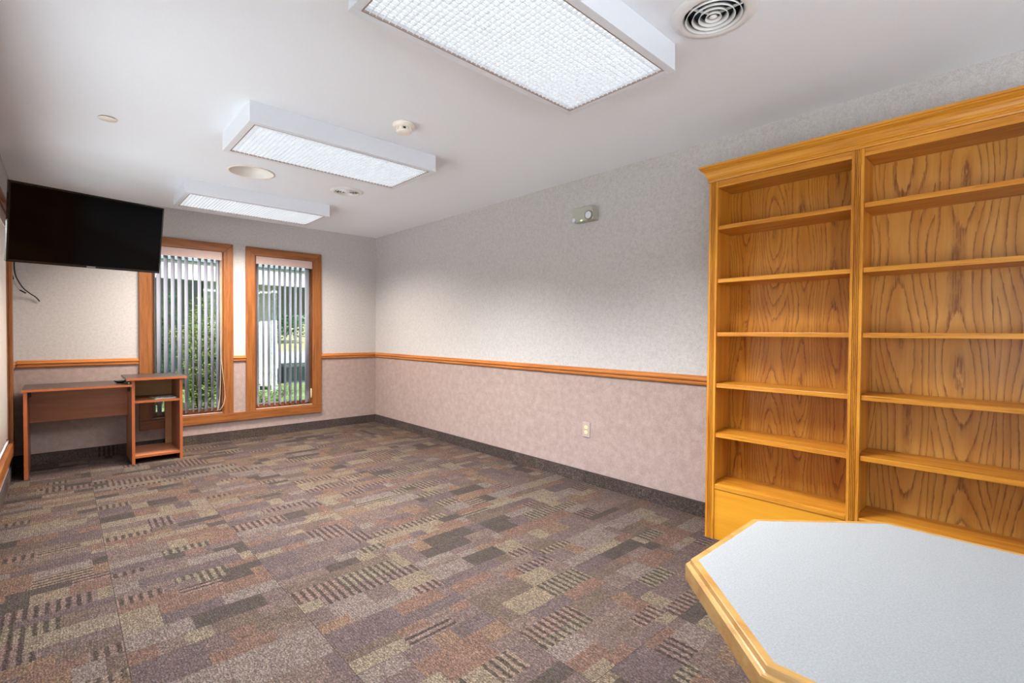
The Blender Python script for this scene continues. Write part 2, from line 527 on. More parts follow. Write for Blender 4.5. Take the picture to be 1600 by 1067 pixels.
# carpet base strips
def base_strip(name, fn, L, label):
    mb = MB(); bm = mb.bm
    lc = bm.loops.layers.float_color.new('block'); ls = bm.faces.layers.float.new('stripe')
    r = random.Random(len(name)); u = 0.0
    mb.mi = 0
    while u < L - 1e-6:
        w = min(r.choice((0.10, 0.16, 0.22, 0.3)), L - u)
        c = lin(r.choice(((116, 102, 98), (106, 92, 90), (122, 110, 98), (96, 88, 82), (118, 102, 90), (110, 96, 98))))
        nf = len(bm.faces)
        fn(mb, u, u + w, 0.0, 0.093)
        bm.faces.ensure_lookup_table()
        s = 0.5 if r.random() < 0.15 else 0.0
        for f in bm.faces[nf:]:
            f[ls] = s
            for l in f.loops: l[lc] = c
        u += w
    o = mb.build(name, [M_carpet])
    struct(o, label, 'baseboard')
    m2 = MB(); fn(m2, 0, L, 0.093, 0.099)
    m2.build('binding', M_rubber, o)
    return o
T_ = 0.010
base_strip('baseboard_far', lambda m, a, b, p, q: m.box(XL + a, XL + b, YF - T_, YF - .0004, p, q), XR - XL - .0102, 'carpet strip baseboard under the windows')
base_strip('baseboard_right', lambda m, a, b, p, q: m.box(XR - T_, XR - .0004, YF - b, YF - a, p, q), YF - BK_Y1 - .003, 'carpet strip baseboard on the long wall')
base_strip('baseboard_left', lambda m, a, b, p, q: m.box(XL + .0004, XL + T_, YF - T_ - b, YF - T_ - a, p, q), YF - YN - 2 * T_, 'carpet strip baseboard beside the television')

# ------------------------------------------------------------------ windows
def jamb_box(mb, u0, u1, w0, z0, z1, depth, th, P):
    """jamb liner in the opening; P(u0,u1,d0,d1,z0,z1): d into the wall"""
    P(mb, u0, u0 + th, w0, depth, z0, z1); P(mb, u1 - th, u1, w0, depth, z0, z1)
    P(mb, u0 + th, u1 - th, w0, depth, z1 - th, z1); P(mb, u0 + th, u1 - th, w0, depth, z0, z0 + th)
def far(mb, u0, u1, d0, d1, z0, z1): mb.box(u0, u1, YF + d0, YF + d1, z0, z1)
def near(mb, u0, u1, d0, d1, z0, z1): mb.box(u0, u1, YN - d1, YN - d0, z0, z1)
def left(mb, u0, u1, d0, d1, z0, z1): mb.box(XL - d1, XL - d0, u0, u1, z0, z1)
def window(name, u0, u1, P, mz, mh, label, bottom=None, glass=None):
    r = struct(root(name), label, 'window')
    cw, pr = 0.092, -0.024
    def poly(pts):
        m = MB()
        def Q(u, d, z): return (u, YF + d, z) if P is far else (u, YN - d, z) if P is near else (XL - d, u, z)
        a = [m.bm.verts.new(Q(u, pr, z)) for u, z in pts]; b = [m.bm.verts.new(Q(u, -.0005, z)) for u, z in pts]
        k = len(pts)
        for q in range(k): m.face([a[q], a[(q + 1) % k], b[(q + 1) % k], b[q]])
        m.face(a[::-1]); m.face(b)
        return m
    g = 0.0006
    poly([(u0 - cw, WZ0), (u0, WZ0), (u0, WZ1 - g), (u0 - cw, WZ1 + cw - g)]).build('side_casing', mz, r, 0.0025)
    poly([(u1, WZ0), (u1 + cw, WZ0), (u1 + cw, WZ1 + cw - g), (u1, WZ1 - g)]).build('side_casing', mz, r, 0.0025)
    poly([(u0 + g * 0, WZ1), (u1, WZ1), (u1 + cw - g, WZ1 + cw), (u0 - cw + g, WZ1 + cw)]).build('head_casing', mh, r, 0.0025)
    if bottom:
        m = MB(); P(m, bottom[0], bottom[1], pr - .003, -.0005, WZ0 - cw, WZ0 - .0005); m.build('bottom_casing', mh, r, 0.003)
    m = MB(); jamb_box(m, u0, u1, 0.0, WZ0, WZ1, 0.118, 0.012, P); m.build('jamb', mz, r)
    a, b, z0, z1 = u0 + .012, u1 - .012, WZ0 + .012, WZ1 - .012
    m = MB()                                             # wooden sash
    for (p, q, s, e) in ((a, a + .03, z0, z1), (b - .03, b, z0, z1), (a + .03, b - .03, z0, z0 + .045), (a + .03, b - .03, z1 - .03, z1)):
        P(m, p, q, 0.085, 0.112, s, e)
    sash = m.build('sash', mz, r, 0.003)
    m = MB()                                             # pale vinyl glazing stop
    for (p, q, s, e) in ((a + .03, a + .038, z0 + .045, z1 - .03), (b - .038, b - .03, z0 + .045, z1 - .03), (a + .038, b - .038, z0 + .045, z0 + .053)):
        P(m, p, q, 0.080, 0.100, s, e)
    m.build('glazing_stop', M_track, sash)
    m = MB(); P(m, a + .03, b - .03, 0.098, 0.102, z0 + .045, z1 - .03); m.build('pane', glass or M_tint, r)
    m = MB(); P(m, u0 + .012, u1 - .012, 0.001, 0.012, WZ0 + .0122, WZ0 + .0155); m.build('sill_strip', M_white, r)
    return r
window('window_1', W1[0], W1[1], far, M_case_z, M_case_x, 'tall oak framed window behind the desk and television', (W1[0] - .0925, W2[1] + .0925))
window('window_2', W2[0], W2[1], far, M_case_z, M_case_x, 'tall oak framed window nearest the room corner')
window('window_3', W3[0], W3[1], left, M_case_z, M_case_y, 'oak framed window on the side wall beside the television', (W3[0] - .092, W3[1] + .092), M_clear)

window('added_window_4', W4[0], W4[1], left, M_case_z, M_case_y, 'unseen wide oak framed window added for daylight on the side wall next to the television side', (W4[0] - .092, W4[1] + .092), M_clear)  # out of view, added to brighten the ceiling with daylight
window('added_window_5', W5[0], W5[1], near, M_case_z, M_case_x, 'unseen wide oak framed window added for daylight on the wall opposite the television', (W5[0] - .092, W5[1] + .092), M_clear)  # added behind the camera to even out daylight on the near ceiling
window('added_window_6', W6[0], W6[1], left, M_case_z, M_case_y, 'unseen wide oak framed window added for daylight on the side wall near the table', (W6[0] - .092, W6[1] + .092), M_clear)  # unseen, added so more daylight reaches the near end of the room

def blind(name, u0, u1, P, n, ang, label, sidecord, first, pitch, along, name_last=False):
    r = tag(root(name), label, 'blind', 'vertical blinds in the windows')
    m = MB(); P(m, u0 + .001, u1 - .001, -.012, -.004, 1.955, WZ1 - .001); P(m, u0 + .001, u0 + .012, -.004, .03, 1.955, WZ1 - .001); P(m, u1 - .012, u1 - .001, -.004, .03, 1.955, WZ1 - .001)
    m.build('valance', M_valance, r, 0.002)
    m = MB(); P(m, u0 + .013, u1 - .013, .022, .058, 1.992, 2.030); m.build('headrail', M_track, r)
    rr = random.Random(name + 'q')
    for i in range(n):
        uc = first + pitch * i + (0.022 if name_last and i == n - 1 else 0.0)
        a = R(ang(i) + rr.uniform(-3, 3))
        zb = 0.335 + rr.uniform(-.004, .004)
        m = MB()
        hw = 0.040
        N = 4
        cols = []
        for k in range(N + 1):
            s = -hw + 2 * hw * k / N
            bow = 0.004 * (1 - (s / hw) ** 2)
            du = s * math.sin(a) + bow * math.cos(a); dd = 0.040 + s * math.cos(a) * 0.92 - bow * math.sin(a)
            cols.append((uc + du, dd))
        th = 0.0008
        def Q(u, d, z): return (u, YF + d, z) if along == 'x' else (XL - d, u, z)
        pts = cols + [(u + th * math.cos(a), d - th * math.sin(a)) for u, d in reversed(cols)]
        lo = [m.bm.verts.new(Q(u, d, zb)) for u, d in pts]; hi = [m.bm.verts.new(Q(u, d, 1.991)) for u, d in pts]
        L = len(pts)
        for k in range(L): m.face([lo[k], lo[(k + 1) % L], hi[(k + 1) % L], hi[k]], True)
        m.face(lo[::-1]); m.face(hi)
        m.build('slat', M_slat if along == 'x' else M_slat_cream, r)
    return r
b1 = blind('vertical_blind', W1[0] + .013, W1[1] - .013, far, 10, lambda i: 33 if i != 5 else 18, 'grey vertical blind in the window behind the desk', True, 0.722, 0.0585, 'x')
m = MB(); cx = W1[1] - .022
m.tube([(cx - .006, YF - .002, 1.955), (cx - .007, YF - .004, 1.2), (cx - .004, YF - .006, 0.8), (cx - .012, YF - .006, 0.5), (cx - .030, YF - .006, 0.36), (cx - .045, YF - .004, 0.34)], 0.0028)
m.tube([(cx + .006, YF - .002, 1.955), (cx + .004, YF - .004, 1.2), (cx - .002, YF - .012, 0.9), (cx + .022, YF - .028, 0.62), (cx + .030, YF - .030, 0.48), (cx + .018, YF - .028, 0.40), (cx - .012, YF - .014, 0.345), (cx - .045, YF - .004, 0.34)], 0.0028)
m.build('cord', M_cord, b1)
b2 = blind('vertical_blind', W2[0] + .013, W2[1] - .013, far, 10, lambda i: -3 if i < 9 else 60, 'grey vertical blind in the window nearest the corner', True, 1.640, 0.0590, 'x', True)
m = MB(); cx = W2[1] - .026
m.tube([(cx, YF - .003, 1.955), (cx, YF - .004, 0.50)], 0.0026); m.tube([(cx + .012, YF + .002, 1.955), (cx + .012, YF + .002, 0.46)], 0.0022)
cd = m.build('cord', M_steel, b2)
m = MB().lathe([(0.003, 0.505), (0.007, 0.50), (0.0085, 0.46), (0.009, 0.395), (0.004, 0.39)], (cx, YF - .006, 0), 14); m.build('tassel', M_tassel, cd)
b3 = blind('vertical_blind', W3[0] + .013, W3[1] - .013, left, 11, lambda i: 8, 'pale vertical blind on the side wall window beside the television', True, 4.29, 0.118, 'y')

# ------------------------------------------------------------------ ceiling light fixtures
FX0, FX1 = 0.750, 1.940
def fixture(y0, y1, label, tint, power, glow, spread=128):
    r = tag(root('ceiling_light', ((FX0 + FX1) / 2, (y0 + y1) / 2, H)), label, 'ceiling light', 'fluorescent ceiling fixtures')
    hx, hy = (FX1 - FX0) / 2, (y1 - y0) / 2
    zb, zt = -0.110, -0.0005
    m = MB(); th = 0.004
    m.box(-hx, hx, -hy, -hy + th, zb, zt); m.box(-hx, hx, hy - th, hy, zb, zt)
    m.box(-hx, -hx + th, -hy + th, hy - th, zb, zt); m.box(hx - th, hx, -hy + th, hy - th, zb, zt)
    m.box(-hx + th, hx - th, -hy + th, hy - th, zt - .004, zt)
    m.build('housing', M_white, r)
    m = MB(); b = 0.032
    m.box(-hx - .002, hx + .002, -hy - .002, -hy + b, zb - .004, zb); m.box(-hx - .002, hx + .002, hy - b, hy + .002, zb - .004, zb)
    m.box(-hx - .002, -hx + b, -hy + b, hy - b, zb - .004, zb); m.box(hx - b, hx + .002, -hy + b, hy - b, zb - .004, zb)
    m.build('door_frame', M_white, r, 0.0015)
    m = MB(); e = b + .0005                               # thin gasket round the louver and along the outer edge
    for a0, a1, c0, c1 in ((-hx + e, hx - e, -hy + e, -hy + e + .004), (-hx + e, hx - e, hy - e - .004, hy - e), (-hx + e, -hx + e + .004, -hy + e + .004, hy - e - .004), (hx - e - .004, hx - e, -hy + e + .004, hy - e - .004)):
        m.box(a0, a1, c0, c1, zb - .004, zb + .004)
    m.build('gasket', M_brown_gasket, r)
    m = MB(); gx, gy = hx - e - .004, hy - e - .004       # egg-crate louver
    nx, ny = 44, 20
    for i in range(1, nx):
        x = -gx + 2 * gx * i / nx; m.box(x - .0011, x + .0011, -gy, gy, zb - .002, zb + .010)
    for j in range(1, ny):
        y = -gy + 2 * gy * j / ny; m.box(-gx, gx, y - .0011, y + .0011, zb - .0018, zb + .0098)
    m.build('louver', M_louv, r)
    m2 = MB(); m2.box(-gx, gx, -gy, gy, zb + .022, zb + .026); m2.build('diffuser', emit('lit_diffuser', glow, 1.0), r)
    ld = bpy.data.lights.new('fluorescent_tubes', 'AREA')
    ld.shape = 'RECTANGLE'; ld.size = 2 * gx; ld.size_y = 2 * gy; ld.energy = power; ld.color = tint; ld.spread = R(spread)
    lo = bpy.data.objects.new('fluorescent_tubes', ld); COL.objects.link(lo); lo.parent = r; lo.location = (0, 0, zb - .006)
    return r
SPREAD = 128
M_louv = plain('louver_white', (222, 226, 230), 0.4, var=0.02)
fixture(1.078, 1.672, 'large fluorescent ceiling fixture nearest the round vent above the bookcase', (0.95, 0.98, 1.0), 31, (0.58, 0.58, 0.58))
fixture(2.900, 3.498, 'middle fluorescent ceiling fixture beside the smoke detector', (0.96, 0.98, 1.0), 36, (0.72, 0.72, 0.72))
fixture(4.745, 5.338, 'farthest fluorescent ceiling fixture in front of the windows', (1.0, 0.92, 0.84), 36, (0.85, 0.84, 0.82), 150)

# ------------------------------------------------------------------ ceiling vents, downlight, detector, cover plate
def vent(c, R0, label, rings, seed):
    r = tag(root('ceiling_vent', (c[0], c[1], H)), label, 'vent', 'round ceiling air vents')
    ri = R0 * 0.70
    m = MB().lathe([(ri, -.001), (ri + .002, -.010), (ri + .012, -.014), (R0 - .012, -.009), (R0, -.0006)], (0, 0, 0), 56)
    for f in [f for f in m.bm.faces if len(f.verts) > 4]: m.bm.faces.remove(f)
    m.build('flange', M_vent, r)
    m = MB(); st = ri / (rings + .5)
    for k in range(rings):
        q = ri - st * (k + 1) + st * .35
        prof = [(q, .002), (q + .002, .002), (q + .010, -.016), (q + .008, -.016)]
        rr = [[m.bm.verts.new((max(p[0], .002) * math.cos(2 * math.pi * i / 40), max(p[0], .002) * math.sin(2 * math.pi * i / 40), p[1])) for i in range(40)] for p in prof]
        for a in range(4):
            for i in range(40): m.face([rr[a][i], rr[a][(i + 1) % 40], rr[(a + 1) % 4][(i + 1) % 40], rr[(a + 1) % 4][i]], True)
    m.lathe([(0.001, -.017), (st * .55, -.014), (st * .6, -.010), (0.001, -.006)], (0, 0, 0), 24)
    m.build('louver_rings', M_vent, r)
    m = MB()
    for k in range(3):
        a = R(seed + 120 * k); Mx = Matrix.Rotation(a, 4, 'Z')
        m.box(0.01, ri - .001, -.0015, .0015, -.006, .003, Mx)
    m.build('spoke', M_vent, r)
    m = MB().lathe([(ri - .004, .004), (ri - .004, .14), (0.0005, .14)], (0, 0, 0), 40)
    for f in [f for f in m.bm.faces if len(f.verts) > 4 and all(abs(v.co.z - .004) < 1e-5 for v in f.verts)]: m.bm.faces.remove(f)
    m.build('duct', M_duct, r)
    return r
vent(VENT_A, 0.157, 'large round white air vent on the ceiling above the bookcase end', 4, 35)
vent(VENT_B, 0.140, 'round white air vent on the ceiling between the two far fixtures', 4, 75)

r = tag(root('recessed_downlight', (CAN[0], CAN[1], H)), 'round recessed white downlight in the ceiling between two fixtures', 'light')
m = MB().ring(0.149, 0.166, -.004, -.0005, (0, 0, 0), 48); m.build('trim_ring', M_offwhite, r)
m = MB().lathe([(0.1485, -.002), (0.140, .03), (0.115, .07), (0.07, .095), (0.0005, .10)], (0, 0, 0), 48)
for f in [f for f in m.bm.faces if len(f.verts) > 4]: m.bm.faces.remove(f)
m.build('reflector', plain('satin_reflector', (226, 220, 212), 0.45, 0.0, var=0.02), r)

r = tag(root('smoke_detector', (1.513, 2.602, H)), 'small ivory smoke detector on the ceiling beside the middle fixture', 'smoke detector')
MB().lathe([(0.064, -.0006), (0.066, -.008), (0.062, -.016), (0.050, -.024), (0.0005, -.024)], (0, 0, 0), 40).build('base', M_offwhite, r)
m = MB()
for k in range(10):
    a = 2 * math.pi * k / 10
    m.box(.041, .046, -.007, .007, -.040, -.0242, Matrix.Rotation(a, 4, 'Z'))
m.lathe([(0.039, -.0242), (0.039, -.040)], (0, 0, 0), 30)
m.build('sensing_chamber', M_offwhite, r)
MB().lathe([(0.047, -.0405), (0.044, -.047), (0.034, -.053), (0.0005, -.054)], (0, 0, 0), 32).build('cap', M_offwhite, r)
MB().box(-.049, -.0465, -.010, .004, -.041, -.030, Matrix.Rotation(R(62), 4, 'Z')).build('indicator_window', M_black, r)

r = tag(root('ceiling_cover_plate', (0.206, 3.732, H)), 'small flat round cover plate on the bare ceiling near the television', 'cover plate')
MB().lathe([(0.046, -.005), (0.045, -.007), (0.0005, -.0085)], (0, 0, 0), 36).build('plate', M_offwhite, r)
MB().lathe([(0.040, -.0006), (0.040, -.0048)], (0, 0, 0), 36).build('skirt', M_grey_gap, r)

# ------------------------------------------------------------------ wall fittings
r = tag(root('wall_mounted_emergency_light', (XR, 2.440, 2.132)), 'beige emergency light unit high on the long wall', 'emergency light')
m = MB()
prof = [(-.105, -.050), (-.098, .030), (-.080, .052), (.085, .058), (.104, .045), (.104, -.045), (.095, -.056), (-.100, -.056)]
m.prism(prof, -.072, -.0006, 'x'); m.build('housing', M_beige, r, 0.006, 3)
m = MB().lathe([(0.026, -.0725), (0.028, -.086), (0.024, -.090), (0.0005, -.088)], (0, -.066, -.020), 28, axis='x'); m.build('lamp_lens', plain('clear_lens', (214, 216, 222), 0.1, var=0.02), r)
m = MB()
rr = [[m.bm.verts.new((x, -.066 + q * math.cos(2 * math.pi * k / 28), -.020 + q * math.sin(2 * math.pi * k / 28))) for k in range(28)] for q, x in ((.0285, -.0722), (.036, -.0722), (.036, -.084), (.0285, -.084))]
for a in range(4):
    for k in range(28): m.face([rr[a][k], rr[a][(k + 1) % 28], rr[(a + 1) % 4][(k + 1) % 28], rr[(a + 1) % 4][k]], True)
m.build('lamp_ring', plain('taupe_ring', (136, 124, 112), 0.5), r)
m = MB().lathe([(0.018, -.0725), (0.020, -.083), (0.0005, -.085)], (0, .085, -.040), 20, axis='x'); m.build('lamp_lens', bpy.data.materials['clear_lens'], r)
MB().box(-.0745, -.0725, .000, .018, -.054, -.046).build('status_lamp', emit('green_status_lamp', (0.55, 1.0, 0.35), 1.2), r)

r = tag(root('wall_outlet', (XR, 2.436, 0.428)), 'pink beige power outlet low on the long wall', 'outlet')
MB().box(-.006, -.0005, -.036, .036, -.059, .059).build('cover_plate', M_plate, r, 0.002)
for z in (-.020, .020):
    m = MB(); pr = [(.016 * math.cos(2 * math.pi * k / 24), max(-.0125, min(.0125, .0165 * math.sin(2 * math.pi * k / 24))) + z) for k in range(24)]
    m.prism(pr, -.0085, -.0062, 'x'); s_ = m.build('socket', M_socket, r)
    m = MB(); m.box(-.0088, -.0086, -.007, -.005, z - .003, z + .005); m.box(-.0088, -.0086, .005, .007, z - .003, z + .004); m.box(-.0088, -.0086, -.0015, .0015, z - .009, z - .006)
    m.build('slots', M_black, s_)
MB().lathe([(0.003, -.0062), (0.003, -.0075), (0.0005, -.0078)], (0, 0, 0), 12, axis='x').build('screw', M_nickel, r)

# ------------------------------------------------------------------ bookcase
BX0, BX1, BY1 = 2.790, 3.0475, 1.320
DIV0, DIV1 = 0.570, 0.620
BY0 = -0.135
r = tag(root('bookcase', (BX0, BY1, 0)), 'tall honey oak bookcase with fluted uprights and crown moulding', 'bookcase')
def B(x0, x1, y0, y1, z0, z1): return (x0 - BX0, x1 - BX0, y0 - BY1, y1 - BY1, z0, z1)
def stile(y0, y1):
    m = MB(); w = y1 - y0
    pts = [(BX0 + .019 - BX0, y0 - BY1), (0, y0 - BY1)]
    ng = 4; e = 0.011; gw = (w - 2 * e) / ng
    for k in range(ng):
        a = y0 + e + gw * k - BY1
        pts += [(0, a + gw * .3), (.006, a + gw * .3 + .0006), (.006, a + gw * .3 + .0030), (0, a + gw * .3 + .0036)]
    pts += [(0, y1 - BY1), (.019, y1 - BY1)]
    # fluting between plain blocks at top and bottom
    m.prism(pts, 0.0, 2.080, 'z')
    m.build('fluted_stile', M_oak_z, r)
stile(1.270, 1.320); stile(DIV0, DIV1); stile(BY0, BY0 + .05)
MB().box(*B(BX0 + .0192, 3.0475, 1.300, 1.320, 0, 2.080)).build('side_panel', M_oak_x, r, .001)
MB().box(*B(BX0 + .0192, 3.0475, BY0, BY0 + .020, 0, 2.080)).build('side_panel', M_oak_x, r, .001)
MB().box(*B(BX0 + .0192, 3.0410, 0.583, 0.607, 0, 2.060)).build('partition', M_oak_x, r, .001)
IN = ((0.607, 1.300, M_oak_bl, DIV1, 1.270), (BY0 + .020, 0.583, M_oak_br, BY0 + .05, DIV0))
SH = (1.825, 1.518, 1.208, 0.909, 0.619)
for a, b, mbk, s0, s1 in IN:
    MB().box(*B(3.0415, 3.0475, a, b, 0.02, 2.078)).build('back_panel', mbk, r)
    for z in SH:
        sh = MB().box(*B(BX0 + .022, 3.0410, a + .001, b - .001, z - .021, z)).build('shelf', M_oak_y, r)
        MB().box(*B(BX0 + .010, BX0 + .0218, s0 + .0005 if s0 > a else a + .001, s1 - .0005, z - .0235, z)).build('front_lip', M_oak_y, sh, .002)
    MB().box(*B(BX0 + .0195, 3.0410, a + .001, b - .001, 0.300, 0.321)).build('bottom_shelf', M_oak_y, r, .0015)
    MB().box(*B(BX0 + .004, BX0 + .0192, s0 + .0005, s1 - .0005, 0.293, 0.321)).build('bottom_lip', M_oak_y, r, .003)
    MB().box(*B(BX0 + .008, BX0 + .0190, s0 + .0005, s1 - .0005, 0.0, 0.2925)).build('base_board', M_oak_kick, r, .001)
    MB().box(*B(BX0 + .002, BX0 + .0190, s0 + .0005, s1 - .0005, 2.043, 2.080)).build('top_rail', M_oak_y, r, .001)
    MB().box(*B(BX0 + .0195, 3.0410, a + .001, b - .001, 2.060, 2.078)).build('top_panel', M_oak_y, r)
CR = [(0.0, 2.0802), (0.006, 2.0802), (0.008, 2.088), (0.005, 2.092), (0.005, 2.097), (0.012, 2.101), (0.012, 2.107), (0.015, 2.112), (0.018, 2.124), (0.025, 2.137), (0.037, 2.148), (0.040, 2.151), (0.040, 2.156), (0.046, 2.158), (0.046, 2.170), (-.012, 2.170), (-.012, 2.0802)]
path = [(3.0475, BY1), (BX0, BY1), (BX0, BY0), (3.0475, BY0)]
m = MB().sweep([(x - BX0, y - BY1) for x, y in path], CR); m.build('crown_moulding', M_oak_y, r)

# ------------------------------------------------------------------ octagonal table
TC = (1.081, 0.087); TZ = 0.745; TW = 0.3875
r = tag(root('octagonal_table', (TC[0], TC[1], 0)), 'octagonal table with white laminate top and oak edge', 'table')
def octa(a):
    b = a * math.tan(R(22.5)); return [(a, -b), (a, b), (b, a), (-b, a), (-a, b), (-a, -b), (-b, -a), (b, -a)]
m = MB().prism(octa(TW - .0225), TZ - .030, TZ, 'z'); m.build('laminate_top', M_lam, r)
EP = [(-.0225, 0.0), (-.0112, 0.0003), (-.0095, -.001), (-.0085, -.0045), (-.008, -.0095), (-.0055, -.0105), (-.002, -.0108), (0.0, -.0128), (0.0, -.042), (-.003, -.045), (-.0225, -.045)]
m = MB().sweep(octa(TW), [(o, TZ + z) for o, z in EP], True)
# travel order gives outward = right-hand side when clockwise
m.build('edge_moulding', M_tab, r)
MB().prism(octa(TW - .09), TZ - .075, TZ - .0455, 'z').build('sub_top', M_tab, r)
MB().prism(octa(.075), .06, TZ - .0755, 'z').build('pedestal', M_oak_z, r, .004)
for k in range(4):
    a = R(45 + 90 * k); Mx = Matrix.Rotation(a, 4, 'Z')
    m = MB(); pr = [(.06, 0.0), (.30, 0.0), (.31, .02), (.29, .045), (.10, .085), (.06, .085)]
    for s in (-1, 1): pass
    v0 = [m.bm.verts.new(Mx @ Vector((x, -.03, z))) for x, z in pr]; v1 = [m.bm.verts.new(Mx @ Vector((x, .03, z))) for x, z in pr]
    for i in range(len(pr)): m.face([v0[i], v0[(i + 1) % len(pr)], v1[(i + 1) % len(pr)], v1[i]])
    m.face(v0[::-1]); m.face(v1); m.build('foot', M_oak_x, r, .003)

# ------------------------------------------------------------------ computer desk
DY0, DY1 = 5.440, 5.955
r = tag(root('computer_desk', (0.30, 5.70, 0)), 'cherry laminate computer desk with raised side tower', 'desk')
OX, OY = 0.30, 5.70
def D(x0, x1, y0, y1, z0, z1): return (x0 - OX, x1 - OX, y0 - OY, y1 - OY, z0, z1)
def panel(name, x0, x1, y0, y1, z0, z1, mat, edge=True):
    """panel with an orange edge band along its front"""
    m = MB(); m.box(*D(x0, x1, y0 + (.0025 if edge else 0), y1, z0, z1))
    o = m.build(name, mat, r)
    if edge:
        MB().box(*D(x0, x1, y0, y0 + .0023, z0, z1)).build('edge_band', M_desk_edge, o)
    return o
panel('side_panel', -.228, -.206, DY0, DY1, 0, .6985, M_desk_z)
panel('desktop', -.238, .4505, 5.415, DY1, .699, .718, M_desk_top)
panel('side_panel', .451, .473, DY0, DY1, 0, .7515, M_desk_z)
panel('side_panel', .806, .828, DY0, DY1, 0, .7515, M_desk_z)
panel('tower_top', .412, .860, 5.405, 5.930, .752, .772, M_desk_top)
panel('shelf', .4735, .8055, DY0 + .004, 5.890, .545, .564, M_desk)
panel('bottom_shelf', .4735, .8055, DY0 + .004, DY1 - .01, .052, .072, M_desk)
panel('modesty_panel', -.2055, .4505, 5.820, 5.836, .400, .690, M_desk, False)
MB().box(*D(.4735, .8055, 5.892, 5.898, .545, .7515)).build('back_panel', M_desk_back, r)
MB().box(*D(.752, .8055, 5.900, 5.915, .0725, .5445)).build('rear_upright', M_desk_back, r)
for x0, x1 in ((-.2055, -.188), (.433, .4505)):
    m = MB(); m.box(*D(x0, x1, 5.60, 5.63, .640, .698)); m.box(*D(x0, x1, 5.60, 5.66, .684, .698)); m.build('bracket', M_steel, r, .003)
m = MB().lathe([(.0005, .545 - .0005), (.012, .545 - .0005), (.012, .537), (.0005, .535)][::-1], (.49 - OX, 5.52 - OY, 0), 16); m.build('cam_lock', M_nickel, r)

r = tag(root('dish', (0.385, 5.62, .718)), 'shallow black oval dish on the desktop', 'dish')
m = MB()
prof = [(.0005, .0005), (.022, .0005), (.040, .010), (.050, .020), (.0485, .021), (.038, .012), (.020, .0035), (.0005, .003)]
m.lathe(prof, (0, 0, 0), 32)
for v in m.bm.verts:
    v.co.x *= 1.0; v.co.y *= 0.75
    v.co.z += 0.006 * max(0, abs(v.co.x) / .05) ** 2 if v.co.z > .009 else 0
m.build('bowl', M_bezel, r)
r = tag(root('cable_plug', (0.436, 5.50, .718)), 'small black and white plug lying on the desktop against the tower', 'plug')
MB().box(-.012, .010, -.014, .012, 0.0005, .020).build('body', M_black, r, .004)
MB().box(-.006, .004, -.034, -.0145, .004, .014).build('tip', M_white, r, .002)

r = tag(root('booklet', (0.700, 5.55, .564)), 'black and white printed booklet on the tower shelf', 'booklet', None)
r.rotation_euler = (0, 0, R(9))
m = MB().box(-.082, .082, -.045, .105, .0005, .006); m.build('pages', plain('paper_white', (226, 226, 222), 0.7, var=0.02), r)
t = NT('printed_cover'); s = t.xyz(t.coords())
n1 = t.noise(t.coords(), 26, 2); mk = t.ramp(n1, [(0.50, lin((222, 222, 220))), (0.53, lin((58, 58, 60)))])
t.principled(mk, 0.4); M_cover = t.m
MB().box(-.083, .083, -.046, .106, .0062, .0068).build('cover', M_cover, r)

# ------------------------------------------------------------------ television
TW_, TH_ = 0.955, 0.556
tv = tag(root('television', (.183, 4.955, 1.949)), 'black flat screen television tilted forward high in the corner', 'television')
tv.rotation_mode = 'QUATERNION'
tv.rotation_quaternion = (Matrix.Rotation(R(19), 3, 'Z') @ Matrix.Rotation(R(11.9), 3, 'X') @ Matrix.Rotation(R(-1.3), 3, 'Y')).to_quaternion()
w, h = TW_ / 2, TH_ / 2
m = MB()
m.box(-w, w, 0.0, .030, h - .011, h); m.box(-w, w, 0.0, .030, -h, -h + .018); m.box(-w, -w + .011, 0.0, .030, -h + .018, h - .011); m.box(w - .011, w, 0.0, .030, -h + .018, h - .011)
m.build('bezel', M_bezel, tv, .002)
MB().box(-w + .0112, w - .0112, .004, .009, -h + .0182, h - .0112).build('screen', M_screen, tv)
m = MB(); m.box(-w + .012, w - .012, .0095, .032, -h + .019, h - .012); m.box(-w * .62, w * .62, .0325, .062, -h + .05, h * .35); m.build('back_cover', M_black, tv, .004)
MB().box(-.028, .028, -.0012, -.0002, -h + .005, -h + .013).build('badge', M_silver, tv)
m = MB().box(-.11, .11, .0625, .070, -.16, .04); m.build('mount_plate', M_steel, tv, .002)
# swing arm reaching back to the end wall
inv = (Matrix.Translation(tv.location) @ tv.rotation_quaternion.to_matrix().to_4x4()).inverted()
def L(p): return inv @ Vector(p)
m = MB(); e0 = Vector((0, .072, -.06)); e1 = L((.30, 5.45, 1.93)); e2 = L((.10, 5.955, 1.93))
m.tube([e0, e1], .018, 10); m.tube([e1, e2], .018, 10); m.build('swing_arm', M_steel, tv)
m = MB(); pts = [L(p) for p in ((.04, 5.955, 1.80), (.16, 5.955, 1.80), (.16, 5.995, 1.80), (.04, 5.995, 1.80), (.04, 5.955, 2.06), (.16, 5.955, 2.06), (.16, 5.995, 2.06), (.04, 5.995, 2.06))]
v = [m.bm.verts.new(p) for p in pts]
for f in ((0, 3, 2, 1), (4, 5, 6, 7), (0, 1, 5, 4), (1, 2, 6, 5), (2, 3, 7, 6), (3, 0, 4, 7)): m.face([v[i] for i in f])
m.build('wall_plate', M_steel, tv)

